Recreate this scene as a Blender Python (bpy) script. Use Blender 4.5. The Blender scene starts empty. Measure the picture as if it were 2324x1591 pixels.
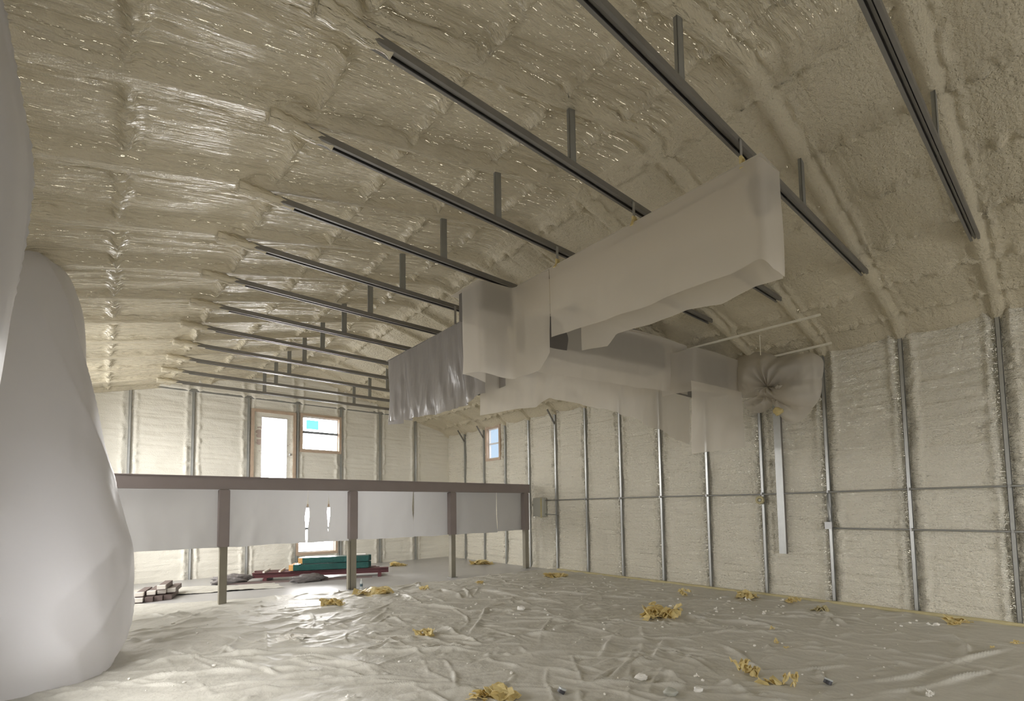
import bpy, bmesh, math, random
import numpy as np
from mathutils import Vector, Matrix
R_ = random.Random(7)
scn = bpy.context.scene
COL = scn.collection

# ---------------------------------------------------------------- camera
IMG_W, IMG_H = 2324, 1591
F_PX, CX, CY = 1108.05, 1162.0, 1086.49
YAW, PITCH, ROLL, CAM_Z = math.radians(40.1976), math.radians(3.461), math.radians(0.8413), 1.9
_r0 = Vector((math.cos(YAW), -math.sin(YAW), 0))
_f0 = Vector((math.sin(YAW) * math.cos(PITCH), math.cos(YAW) * math.cos(PITCH), math.sin(PITCH)))
_u0 = _r0.cross(_f0)
_r = _r0 * math.cos(ROLL) - _u0 * math.sin(ROLL)
_u = _r0 * math.sin(ROLL) + _u0 * math.cos(ROLL)
cam_d = bpy.data.cameras.new('camera')
cam = bpy.data.objects.new('camera', cam_d)
COL.objects.link(cam)
cam.matrix_world = Matrix(((_r.x, _u.x, -_f0.x, 0), (_r.y, _u.y, -_f0.y, 0), (_r.z, _u.z, -_f0.z, CAM_Z), (0, 0, 0, 1)))
cam_d.sensor_fit = 'HORIZONTAL'
cam_d.sensor_width = 36
cam_d.lens = F_PX / IMG_W * 36
cam_d.shift_y = (CY - IMG_H / 2) / IMG_W
cam_d.clip_start = 0.02
scn.camera = cam


def at(px, py, axis, val):
    """world point seen at a photo position, on the plane axis = val"""
    d = _r * ((px - CX) / F_PX) + _u * ((CY - py) / F_PX) + _f0
    t = (val - (CAM_Z if axis == 2 else 0)) / d[axis]
    return Vector((0, 0, CAM_Z)) + d * t


# ---------------------------------------------------------------- world, light, exposure
SKY_FAR, SKY_SIDE, SKY_BACK, SKY_LEFT = 40.0, 0.65, 3.5, 10.0
w = bpy.data.worlds.new('world')
scn.world = w
w.use_nodes = True
nt = w.node_tree
nt.nodes.clear()
out = nt.nodes.new('ShaderNodeOutputWorld')
bg = nt.nodes.new('ShaderNodeBackground')
tc = nt.nodes.new('ShaderNodeTexCoord')
sx = nt.nodes.new('ShaderNodeSeparateXYZ')
nt.links.new(tc.outputs['Generated'], sx.inputs[0])
ramp = nt.nodes.new('ShaderNodeMapRange')          # hazy sky: bright in the +Y direction, bluer sideways
ramp.inputs['From Min'].default_value = 0.80
ramp.inputs['From Max'].default_value = 0.93
ramp.interpolation_type = 'SMOOTHSTEP'
nt.links.new(sx.outputs['Y'], ramp.inputs['Value'])
rb = nt.nodes.new('ShaderNodeMapRange')
rb.inputs['From Min'].default_value = -0.70
rb.inputs['From Max'].default_value = -0.82
rb.interpolation_type = 'SMOOTHSTEP'
nt.links.new(sx.outputs['Y'], rb.inputs['Value'])
m1 = nt.nodes.new('ShaderNodeMix'); m1.data_type = 'RGBA'
m1.inputs['A'].default_value = (0.62 * SKY_SIDE, 0.80 * SKY_SIDE, 1.0 * SKY_SIDE, 1)
m1.inputs['B'].default_value = (1.0 * SKY_FAR, 0.98 * SKY_FAR, 0.97 * SKY_FAR, 1)
nt.links.new(ramp.outputs['Result'], m1.inputs['Factor'])
m2 = nt.nodes.new('ShaderNodeMix'); m2.data_type = 'RGBA'
m2.inputs['B'].default_value = (0.98 * SKY_BACK, 0.98 * SKY_BACK, 1.0 * SKY_BACK, 1)
nt.links.new(rb.outputs['Result'], m2.inputs['Factor'])
rl = nt.nodes.new('ShaderNodeMapRange')
rl.inputs['From Min'].default_value = -0.15
rl.inputs['From Max'].default_value = -0.6
rl.interpolation_type = 'SMOOTHSTEP'
nt.links.new(sx.outputs['X'], rl.inputs['Value'])
m3 = nt.nodes.new('ShaderNodeMix'); m3.data_type = 'RGBA'
m3.inputs['B'].default_value = (1.0 * SKY_LEFT, 0.98 * SKY_LEFT, 0.96 * SKY_LEFT, 1)
nt.links.new(rl.outputs['Result'], m3.inputs['Factor'])
nt.links.new(m1.outputs['Result'], m3.inputs['A'])
nt.links.new(m3.outputs['Result'], m2.inputs['A'])
nt.links.new(m2.outputs['Result'], bg.inputs['Color'])
gz = nt.nodes.new('ShaderNodeMapRange')           # ground outside is darker than the sky
gz.inputs['From Min'].default_value = -0.10
gz.inputs['From Max'].default_value = 0.02
gz.inputs['To Min'].default_value = 0.40
nt.links.new(sx.outputs['Z'], gz.inputs['Value'])
nt.links.new(gz.outputs['Result'], bg.inputs['Strength'])
nt.links.new(bg.outputs[0], out.inputs['Surface'])

W, D = 10.75, 16.735            # right wall and far wall, faces of the studs
XL, YB = -0.95, -8.0            # left wall, wall behind the camera
S, Y0 = 1.2301, 0.8019          # frame spacing, first frame
RX, RZ, SL = 5.0, 6.36, 0.245   # ridge and slope of the rafter undersides
TB, TT = 5.365, 5.435           # tie bottom and top


def portal(name, loc, rot, sx_, sy_):
    l = bpy.data.lights.new(name, 'AREA')
    l.shape = 'RECTANGLE'
    l.size, l.size_y = sx_, sy_
    l.cycles.is_portal = True
    o = bpy.data.objects.new(name, l)
    o.location, o.rotation_euler = loc, rot
    COL.objects.link(o)


# daylight openings (x0, x1, z0, z1) in the far wall, in the right wall (y0, y1, z0, z1), and unseen ones behind / beside the photographer, mostly added for fill light
FAR_OPEN = [(3.84, 4.62, 2.82, 4.92), (5.09, 6.30, 3.95, 5.07), (4.99, 6.20, 0.545, 2.05)]
RIGHT_OPEN = [(13.43, 14.13, 3.70, 4.80)]
BACK_OPEN = [(0.6, 8.6, 0.0, 3.6)]  # unseen opening behind the camera, added as fill light
LEFT_OPEN = [(10.6, 12.6, 2.95, 4.5), (13.2, 15.6, 2.95, 4.7), (11.9, 12.6, 0.8, 2.2), (13.6, 15.4, 0.8, 2.2), (9.05, 9.4, 0.3, 1.4), (4.9, 6.6, 1.0, 2.7)]  # unseen; the nearer ones are added to brighten drape, walls and floor
H = math.pi / 2
for a, b, c, d in FAR_OPEN:
    portal('opening_portal', ((a + b) / 2, D + .22, (c + d) / 2), (-H, 0, 0), b - a, d - c)
for a, b, c, d in RIGHT_OPEN:
    portal('opening_portal', (W + .22, (a + b) / 2, (c + d) / 2), (0, H, 0), d - c, b - a)
for a, b, c, d in BACK_OPEN:
    portal('opening_portal', ((a + b) / 2, YB - .12, (c + d) / 2), (H, 0, 0), b - a, d - c)
for a, b, c, d in LEFT_OPEN:
    portal('opening_portal', (XL - .12, (a + b) / 2, (c + d) / 2), (0, -H, 0), d - c, b - a)

scn.view_settings.view_transform = 'Standard'
scn.view_settings.look = 'None'
scn.view_settings.gamma = 1
scn.view_settings.use_curve_mapping = False
scn.view_settings.exposure = 0.68
scn.cycles.max_bounces = 14
scn.cycles.diffuse_bounces = 8
scn.cycles.transparent_max_bounces = 12
scn.cycles.caustics_reflective = False
scn.cycles.caustics_refractive = False
scn.cycles.sample_clamp_indirect = 8
scn.cycles.use_denoising = True


# ---------------------------------------------------------------- materials
def mat(name, col, rough=0.6, metal=0.0, var=0.0, vscale=3.0, bumps=(), spec=0.5, transl=0.0, transp=0.0, coat=0.0):
    """bumps: (scale, strength, (sx, sy, sz) stretch)"""
    m = bpy.data.materials.new(name)
    m.use_nodes = True
    t = m.node_tree
    t.nodes.clear()
    o = t.nodes.new('ShaderNodeOutputMaterial')
    p = t.nodes.new('ShaderNodeBsdfPrincipled')
    p.inputs['Base Color'].default_value = (*col, 1)
    p.inputs['Roughness'].default_value = rough
    p.inputs['Metallic'].default_value = metal
    p.inputs['Specular IOR Level'].default_value = spec
    p.inputs['Coat Weight'].default_value = coat
    p.inputs['Coat Roughness'].default_value = 0.3
    co = t.nodes.new('ShaderNodeTexCoord')
    if var:
        n = t.nodes.new('ShaderNodeTexNoise')
        n.inputs['Scale'].default_value = vscale
        n.inputs['Detail'].default_value = 5
        t.links.new(co.outputs['Object'], n.inputs['Vector'])
        mx = t.nodes.new('ShaderNodeMix'); mx.data_type = 'RGBA'
        mx.inputs['A'].default_value = (*[c * (1 - var) for c in col], 1)
        mx.inputs['B'].default_value = (*[min(1, c * (1 + var)) for c in col], 1)
        t.links.new(n.outputs['Fac'], mx.inputs['Factor'])
        t.links.new(mx.outputs['Result'], p.inputs['Base Color'])
        colsrc = mx.outputs['Result']
    else:
        colsrc = None
    last = None
    for sc, st, stretch in bumps:
        mp = t.nodes.new('ShaderNodeMapping')
        mp.inputs['Scale'].default_value = stretch
        t.links.new(co.outputs['Object'], mp.inputs['Vector'])
        n = t.nodes.new('ShaderNodeTexNoise')
        n.inputs['Scale'].default_value = sc
        n.inputs['Detail'].default_value = 3
        t.links.new(mp.outputs[0], n.inputs['Vector'])
        b = t.nodes.new('ShaderNodeBump')
        b.inputs['Strength'].default_value = 1.0
        b.inputs['Distance'].default_value = st
        t.links.new(n.outputs['Fac'], b.inputs['Height'])
        if last:
            t.links.new(last.outputs[0], b.inputs['Normal'])
        last = b
    if last:
        t.links.new(last.outputs[0], p.inputs['Normal'])
    sh = p.outputs[0]
    if transl:
        tr = t.nodes.new('ShaderNodeBsdfTranslucent')
        tr.inputs['Color'].default_value = (*col, 1)
        if colsrc:
            t.links.new(colsrc, tr.inputs['Color'])
        x = t.nodes.new('ShaderNodeMixShader')
        x.inputs[0].default_value = transl
        t.links.new(sh, x.inputs[1]); t.links.new(tr.outputs[0], x.inputs[2])
        sh = x.outputs[0]
    if transp:
        tr = t.nodes.new('ShaderNodeBsdfTransparent')
        x = t.nodes.new('ShaderNodeMixShader')
        x.inputs[0].default_value = transp
        t.links.new(sh, x.inputs[1]); t.links.new(tr.outputs[0], x.inputs[2])
        sh = x.outputs[0]
    t.links.new(sh, o.inputs['Surface'])
    return m


FOAM = (0.82, 0.78, 0.66)
M = dict(
    foam_ceiling=mat('foam_ceiling', (0.66, 0.595, 0.445), 0.22, var=.07, vscale=1.3, spec=.55,
                     bumps=[(11, .085, (.10, 1.7, .5)), (26, .026, (.25, 1, 1)), (75, .006, (1, 1, 1))]),
    foam_ceiling_right=mat('foam_ceiling_right', (0.66, 0.595, 0.445), 0.5, var=.07, vscale=1.3, spec=.35,
                           bumps=[(8, .03, (.5, 1.0, .5)), (26, .035, (.8, 1, 1)), (75, .012, (1, 1, 1))]),
    foam_right=mat('foam_right', FOAM, 0.55, var=.06, vscale=1.7, spec=.35,
                   bumps=[(9, .09, (.5, .12, 1.8)), (26, .05, (1, .8, 1)), (70, .014, (1, 1, 1))]),
    foam_far=mat('foam_far', (0.80, 0.775, 0.69), 0.65, var=.05, vscale=1.7, spec=.25,
                 bumps=[(9, .02, (.2, .5, 1.7)), (40, .010, (1, 1, 1))]),
    foam=mat('foam', FOAM, 0.6, var=.08, vscale=6, bumps=[(40, .01, (1, 1, 1))]),
    panel=mat('panel', (0.7, 0.65, 0.55), 0.7),
    galv=mat('galv', (0.50, 0.51, 0.50), 0.36, metal=.75, var=.12, vscale=9, bumps=[(60, .0008, (1, 1, .1))]),
    tie=mat('tie', (0.235, 0.225, 0.21), 0.45, metal=.55, var=.12, vscale=6),
    web=mat('web', (0.30, 0.30, 0.28), 0.5, metal=.4, var=.12, vscale=8),
    beam=mat('beam', (0.26, 0.22, 0.21), 0.55, metal=.1, var=.1, vscale=3),
    post=mat('post', (0.25, 0.23, 0.18), 0.7, var=.15, vscale=5, bumps=[(20, .003, (6, 6, .3))]),
    concrete=mat('concrete', (0.46, 0.455, 0.45), 0.38, var=.16, vscale=1.1, bumps=[(30, .001, (1, 1, 1))]),
    sheet=mat('sheet', (0.58, 0.565, 0.51), 0.52, var=.09, vscale=1.6, spec=.5,
              bumps=[(7, .012, (1, 1, 1)), (26, .005, (1, 1, 1)), (90, .0015, (1, 1, 1))]),
    poly=mat('poly', (0.75, 0.705, 0.625), 0.4, spec=.5, transl=.38, transp=.27,
             bumps=[(2.2, .03, (1, 1, .35)), (9, .004, (1, 1, 1))]),
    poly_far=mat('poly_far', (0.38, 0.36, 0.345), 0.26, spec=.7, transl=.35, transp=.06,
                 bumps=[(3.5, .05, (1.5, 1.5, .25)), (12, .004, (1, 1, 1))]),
    poly_left=mat('poly_left', (0.70, 0.69, 0.70), 0.35, spec=.5, transl=.36,
                  bumps=[(1.1, .06, (1, 1, .5)), (5, .006, (1, 1, 1))]),
    poly_beam=mat('poly_beam', (0.50, 0.495, 0.49), 0.5, spec=.3, transl=.30,
                  bumps=[(1.6, .03, (1, 1, .5))]),
    duct=mat('duct', (0.14, 0.13, 0.12), 0.5, metal=.2),
    wood=mat('wood', (0.52, 0.40, 0.30), 0.6, var=.2, vscale=8, bumps=[(20, .002, (1, 1, .1))]),
    doorpaint=mat('doorpaint', (0.52, 0.42, 0.38), 0.5, var=.05),
    vinyl=mat('vinyl', (0.8, 0.8, 0.8), 0.4),
    rail=mat('rail', (0.25, 0.27, 0.3), 0.4),
    bluefilm=mat('bluefilm', (0.30, 0.62, 0.72), 0.4, transl=.5),
    yellow=mat('yellow', (0.80, 0.68, 0.34), 0.45, transl=.25, var=.2, vscale=20, bumps=[(30, .004, (1, 1, 1))]),
    yellow_foam=mat('yellow_foam', (0.50, 0.44, 0.25), 0.6, var=.2, vscale=6, bumps=[(30, .005, (1, 1, 1))]),
    white=mat('white', (0.85, 0.83, 0.78), 0.5, var=.08, vscale=10, bumps=[(40, .004, (1, 1, 1))]),
    clear=mat('clear', (0.8, 0.85, 0.85), 0.12, transp=.5, coat=.5),
    bluelabel=mat('bluelabel', (0.08, 0.13, 0.16), 0.4),
    green=mat('green', (0.010, 0.075, 0.066), 0.25, var=.3, vscale=5, bumps=[(14, .01, (1, 1, 1))]),
    orange=mat('orange', (0.66, 0.36, 0.12), 0.6, var=.15, vscale=10),
    maroon=mat('maroon', (0.11, 0.032, 0.036), 0.45, var=.15, vscale=5),
    brownend=mat('brownend', (0.16, 0.12, 0.11), 0.6, var=.2, vscale=8),
    whiteend=mat('whiteend', (0.80, 0.76, 0.70), 0.6),
    greybag=mat('greybag', (0.20, 0.185, 0.18), 0.5, var=.25, vscale=9, bumps=[(18, .02, (1, 1, 1))]),
    box=mat('box', (0.50, 0.50, 0.44), 0.5, transl=.1),
    dark=mat('dark', (0.05, 0.05, 0.06), 0.4),
    gbox=mat('gbox', (0.42, 0.42, 0.42), 0.4, metal=.6),
)


def glass_mat():
    m = bpy.data.materials.new('window_glass')
    m.use_nodes = True
    t = m.node_tree; t.nodes.clear()
    o = t.nodes.new('ShaderNodeOutputMaterial')
    a = t.nodes.new('ShaderNodeBsdfTransparent'); g = t.nodes.new('ShaderNodeBsdfGlossy')
    g.inputs['Roughness'].default_value = .03
    x = t.nodes.new('ShaderNodeMixShader'); x.inputs[0].default_value = .06
    t.links.new(a.outputs[0], x.inputs[1]); t.links.new(g.outputs[0], x.inputs[2])
    t.links.new(x.outputs[0], o.inputs['Surface'])
    return m


M['glass'] = glass_mat()


# ---------------------------------------------------------------- helpers
def link(name, me, m, parent=None, smooth=False):
    o = bpy.data.objects.new(name, me)
    COL.objects.link(o)
    if m is not None:
        me.materials.append(m)
    if parent is not None:
        o.parent = parent
        o.matrix_parent_inverse = parent.matrix_world.inverted() if False else Matrix.Translation(-parent.location) if parent.type == 'EMPTY' else Matrix()
    if smooth:
        me.polygons.foreach_set('use_smooth', [True] * len(me.polygons))
    return o


def tag(o, label=None, cat=None, group=None, kind=None):
    if label: o['label'] = label
    if cat: o['category'] = cat
    if group: o['group'] = group
    if kind: o['kind'] = kind
    return o


def empty(name, loc, label=None, cat=None, group=None, kind=None):
    o = bpy.data.objects.new(name, None)
    o.location = loc
    COL.objects.link(o)
    return tag(o, label, cat, group, kind)


def box(bm, x0, x1, y0, y1, z0, z1):
    v = [bm.verts.new((x, y, z)) for x in (x0, x1) for y in (y0, y1) for z in (z0, z1)]
    for f in ((0, 1, 3, 2), (4, 6, 7, 5), (0, 4, 5, 1), (2, 3, 7, 6), (0, 2, 6, 4), (1, 5, 7, 3)):
        bm.faces.new([v[i] for i in f])


def bar(bm, a, b, wx, wz, up=Vector((0, 0, 1))):
    """rectangular bar from a to b, wx wide sideways, wz high"""
    a, b = Vector(a), Vector(b)
    d = (b - a).normalized()
    if abs(d.dot(up)) > .95: up = Vector((0, 1, 0))
    s = d.cross(up).normalized(); u = s.cross(d)
    v = []
    for p in (a, b):
        for i, j in ((-1, -1), (1, -1), (1, 1), (-1, 1)):
            v.append(bm.verts.new(p + s * (i * wx / 2) + u * (j * wz / 2)))
    for f in ((0, 3, 2, 1), (4, 5, 6, 7), (0, 1, 5, 4), (1, 2, 6, 5), (2, 3, 7, 6), (3, 0, 4, 7)):
        bm.faces.new([v[i] for i in f])


def tube(bm, pts, r, n=8, cap=True):
    rings = []
    pts = [Vector(p) for p in pts]
    for i, p in enumerate(pts):
        d = (pts[min(i + 1, len(pts) - 1)] - pts[max(i - 1, 0)]).normalized()
        up = Vector((0, 0, 1)) if abs(d.z) < .9 else Vector((1, 0, 0))
        s = d.cross(up).normalized(); u = s.cross(d)
        rr = r[i] if isinstance(r, (list, tuple)) else r
        rings.append([bm.verts.new(p + s * math.cos(2 * math.pi * k / n) * rr + u * math.sin(2 * math.pi * k / n) * rr) for k in range(n)])
    for a, b in zip(rings, rings[1:]):
        for k in range(n):
            bm.faces.new((a[k], a[(k + 1) % n], b[(k + 1) % n], b[k]))
    if cap:
        bm.faces.new(rings[0][::-1]); bm.faces.new(rings[-1])


def obj(name, fill, m, parent=None, smooth=False, bevel=0):
    bm = bmesh.new()
    fill(bm)
    if bevel:
        bmesh.ops.bevel(bm, geom=bm.edges[:], offset=bevel, segments=2, affect='EDGES')
    bmesh.ops.recalc_face_normals(bm, faces=bm.faces[:])
    me = bpy.data.meshes.new(name)
    bm.to_mesh(me); bm.free()
    return link(name, me, m, parent, smooth)


def copy_tree(o, parent=None):
    c = o.copy(); COL.objects.link(c)
    if parent is not None: c.parent = parent
    for ch in list(o.children):
        copy_tree(ch, c)
    return c


# numpy value noise
def vn(x, y, seed=0):
    xi, yi = np.floor(x).astype(np.int64), np.floor(y).astype(np.int64)
    fx, fy = x - xi, y - yi
    fx, fy = fx * fx * (3 - 2 * fx), fy * fy * (3 - 2 * fy)

    def hsh(a, b):
        n = (a * 374761393 + b * 668265263 + seed * 1442695041) & 0x7fffffff
        n = ((n ^ (n >> 13)) * 1274126177) & 0x7fffffff
        return ((n ^ (n >> 16)) & 0xffff) / 65535.0
    a, b, c, d = hsh(xi, yi), hsh(xi + 1, yi), hsh(xi, yi + 1), hsh(xi + 1, yi + 1)
    return (a * (1 - fx) + b * fx) * (1 - fy) + (c * (1 - fx) + d * fx) * fy - .5


def fbm(x, y, seed=0, o=3):
    r = 0; a = 1
    for i in range(o):
        r = r + a * vn(x * 2 ** i, y * 2 ** i, seed + i * 17); a *= .5
    return r


def sst(a, b, x):
    t = np.clip((x - a) / (b - a), 0, 1)
    return t * t * (3 - 2 * t)


def grid_mesh(name, P, m, parent=None, mask=None, smooth=True, flip=False):
    """P: (nu, nv, 3) array; mask: (nu-1, nv-1) faces to keep"""
    nu, nv = P.shape[:2]
    idx = np.arange(nu * nv).reshape(nu, nv)
    q = np.stack([idx[:-1, :-1], idx[1:, :-1], idx[1:, 1:], idx[:-1, 1:]], -1)
    if flip: q = q[..., ::-1]
    q = q[mask] if mask is not None else q.reshape(-1, 4)
    me = bpy.data.meshes.new(name)
    me.vertices.add(nu * nv)
    me.vertices.foreach_set('co', P.reshape(-1).astype(np.float32))
    me.loops.add(len(q) * 4)
    me.loops.foreach_set('vertex_index', q.reshape(-1).astype(np.int32))
    me.polygons.add(len(q))
    me.polygons.foreach_set('loop_start', (np.arange(len(q)) * 4).astype(np.int32))
    me.polygons.foreach_set('loop_total', np.full(len(q), 4, np.int32))
    me.update(calc_edges=True)
    me.validate()
    return link(name, me, m, parent, smooth)


def dist_lines(v, lines):
    r = np.full(v.shape, 9.0)
    for l in lines: r = np.minimum(r, np.abs(v - l))
    return r


FRAMES = [Y0 + k * S for k in range(-7, 14)]
FRAME_Y = lambda k: Y0 + k * S
FAR_STUDS = [W - i * 1.4549 for i in range(1, 9)]


# ---------------------------------------------------------------- shell
def opening_mask(A, B, opens):
    a = (A[:-1, :-1] + A[1:, 1:]) / 2
    b = (B[:-1, :-1] + B[1:, 1:]) / 2
    k = np.ones(a.shape, bool)
    for a0, a1, b0, b1 in opens:
        k &= ~((a > a0) & (a < a1) & (b > b0) & (b < b1))
    return k


def stud_foam(A, Z, studs, seed):
    """foam depth (towards the room) between studs"""
    rag = .035 * fbm(Z * 5, A * 3, seed)
    d = dist_lines(A, studs) + rag
    trench = -.028 * (1 - sst(.03, .10, d))
    lip = .040 * np.exp(-((d - .15) / .04) ** 2) * (1 + 1.6 * fbm(A * 9, Z * 9, seed + 3))
    panel_id = np.floor(A * 10).astype(int) * 0
    puff = .02 * fbm(A * 1.3, Z * 1.6, seed + 5) * 2
    streak = (.036 * vn(A * .9 + Z * .5, Z * 14 + .25 * A, seed + 7) + .016 * vn(A * 2, Z * 33, seed + 8)) * sst(.12, .3, d)
    cell = .010 * fbm(A * 14, Z * 20, seed + 9) + .006 * vn(A * 26, Z * 40, seed + 10)
    rough = .014 * fbm(A * 14, Z * 14, seed + 11) * np.exp(-((d - .15) / .08) ** 2) * 2
    return trench + lip + puff + streak + cell + rough


# right wall
ys = np.r_[np.arange(YB, -.5, .1), np.arange(-.5, D + .12, .022)]; zs = np.arange(-.02, 5.25, .024)
A, Z = np.meshgrid(ys, zs, indexing='ij')
dep = stud_foam(A, Z, FRAMES, 11)
X = W + .045 - dep
X -= .05 * np.exp(-(Z / .06) ** 2) * (1 + fbm(A * 6, Z * 6, 4))
bx = np.exp(-((A - 11.2) / .4) ** 2) * np.exp(-((Z - 1.9) / .5) ** 2)
o = grid_mesh('wall_right', np.stack([X, A, Z], -1), M['foam_right'], mask=opening_mask(A, Z, RIGHT_OPEN))
tag(o, kind='structure')

# far wall
xs = np.arange(XL - .1, W + .12, .03); zs = np.arange(-.02, 6.55, .03)
A, Z = np.meshgrid(xs, zs, indexing='ij')
dep = stud_foam(A, Z, FAR_STUDS, 23) * .7
Yv = D + .05 - dep
Yv -= .07 * sst(5.42, 5.5, Z)
o = grid_mesh('wall_far', np.stack([A, Yv, Z], -1), M['foam_far'], mask=opening_mask(A, Z, FAR_OPEN))
tag(o, kind='structure')

# left and rear walls (plain foam, hardly seen)
ys = np.arange(YB, D + .2, .1); zs = np.arange(-.02, 5.3, .1)
A, Z = np.meshgrid(ys, zs, indexing='ij')
Xv = XL - .02 + .03 * fbm(A * 3, Z * 3, 5)
o = grid_mesh('wall_left', np.stack([Xv, A, Z], -1), M['foam_far'], mask=opening_mask(A, Z, LEFT_OPEN)); tag(o, kind='structure')
xs = np.arange(XL - .1, W + .2, .1); zs = np.arange(-.02, 6.6, .1)
A, Z = np.meshgrid(xs, zs, indexing='ij')
Yv = YB + .03 * fbm(A * 3, Z * 3, 6)
o = grid_mesh('wall_rear', np.stack([A, Yv, Z], -1), M['foam_far'], mask=opening_mask(A, Z, BACK_OPEN)); tag(o, kind='structure')

# ceiling
PURL = [.08, 1.4, 2.42, 3.45, 4.40, 5.30, 6.40, 7.40, 8.40, 9.40, 10.3]
xs = np.arange(XL - .06, W + .15, .033); ys = np.r_[np.arange(YB - .05, -.4, .1), np.arange(-.4, D + .15, .022)]
A, B = np.meshgrid(xs, ys, indexing='ij')
base = RZ - SL * np.sqrt((A - RX) ** 2 + .02)
dy = dist_lines(B, FRAMES) + .018 * fbm(A * 4, B * 2, 31)
left = sst(1.25, 1.0, A)
pan = sst(.03 + .02 * left, .105 + .06 * left, dy)
z = base + (.095 - .02 * sst(4.6, 5.6, A)) * pan
z -= .045 * pan * np.cos(np.clip(dy / (S / 2), 0, 1) * np.pi) * -1 * .6          # shallow sag between rafters
dx = dist_lines(A, PURL) + .03 * fbm(B * 4, A * 3, 33)
z -= (.06 * np.exp(-(dx / .055) ** 2) * (1 + 2.2 * fbm(A * 9, B * 9, 35)) + .02 * np.exp(-(dx / .13) ** 2) * fbm(A * 14, B * 14, 36) * 2) * pan
z -= .038 * np.exp(-((dy - .15) / .04) ** 2) * (.6 + 1.6 * fbm(A * 8, B * 10, 38))
stk = (.75 + 1.1 * fbm(A * .9, B * .9, 45)) * (1 - .72 * sst(4.6, 6.2, A))
z += (.034 * (np.abs(vn(A * .7 + .3 * B, B * 14 + .35 * A, 41)) * 2 - .5) + .012 * vn(A * 1.7, B * 24, 42)) * pan * sst(.06, .16, dx) * stk
z += .035 * fbm(A * 1.3, B * 1.3, 43) * pan + .006 * fbm(A * 16, B * 16, 44)
z -= .16 * sst(W - .45, W + .05, A) ** 2
z -= .16 * sst(XL + .4, XL - .05, A) ** 2
sp = int(np.searchsorted(xs, RX)) + 1
for sl, mm in ((slice(0, sp), 'foam_ceiling'), (slice(sp - 1, None), 'foam_ceiling_right')):
    o = grid_mesh('ceiling', np.stack([A[sl], B[sl], z[sl]], -1), M[mm], flip=True)
    tag(o, kind='structure')

# floor slab
o = obj('floor', lambda bm: box(bm, XL - .1, W + .15, YB - .1, D + .15, -.12, 0), M['concrete'])
tag(o, kind='structure')


# ---------------------------------------------------------------- plastic sheeting on the floor, with folds
def px_floor(pts): return [at(px, py, 2, 0.0).xy for px, py in pts]


step = .02
xs = np.arange(XL + .02, W + .02, step); ys = np.arange(.2, 13.3, step)
A, B = np.meshgrid(xs, ys, indexing='ij')
hgt = .022 + .014 * fbm(A * 1.2, B * 1.2, 51) + .018 * fbm(A * 3 + B, B * 4 - A, 52) + .003 * fbm(A * 18, B * 18, 53)


def fold(pts, h_, wd, asym=0.0):
    """one crease along a polyline, steeper on one side"""
    global hgt
    P = np.array([[p[0], p[1]] for p in pts], float)
    i0 = max(0, int((P[:, 0].min() - .25 - xs[0]) / step)); i1 = int((P[:, 0].max() + .25 - xs[0]) / step) + 1
    j0 = max(0, int((P[:, 1].min() - .25 - ys[0]) / step)); j1 = int((P[:, 1].max() + .25 - ys[0]) / step) + 1
    if i1 <= i0 or j1 <= j0: return
    a_, b_ = A[i0:i1, j0:j1], B[i0:i1, j0:j1]
    if a_.size == 0: return
    best = np.full(a_.shape, 9.0); par = np.zeros(a_.shape); sgn = np.ones(a_.shape)
    n = len(P) - 1
    for k in range(n):
        a, b = P[k], P[k + 1]
        L = math.hypot(*(b - a))
        if L < 1e-4: continue
        u = (b - a) / L
        t = np.clip((a_ - a[0]) * u[0] + (b_ - a[1]) * u[1], 0, L)
        ex, ey = a_ - a[0] - t * u[0], b_ - a[1] - t * u[1]
        dd = np.sqrt(ex * ex + ey * ey)
        m_ = dd < best
        best = np.where(m_, dd, best); par = np.where(m_, (k + t / L) / n, par)
        sgn = np.where(m_, np.sign(ex * u[1] - ey * u[0]), sgn)
    w_ = wd * (1 + asym * sgn) * (.8 + .5 * np.sin(par * 9 + h_ * 300) ** 2)
    amp = h_ * np.clip(np.minimum(par, 1 - par) * 4, 0, 1) * (.75 + .35 * np.sin(par * 13 + wd * 500))
    add = amp * np.exp(-(best / w_) ** 1.35)
    hgt[i0:i1, j0:j1] += add * (1 - np.clip(hgt[i0:i1, j0:j1] / .12, 0, .9))


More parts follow.
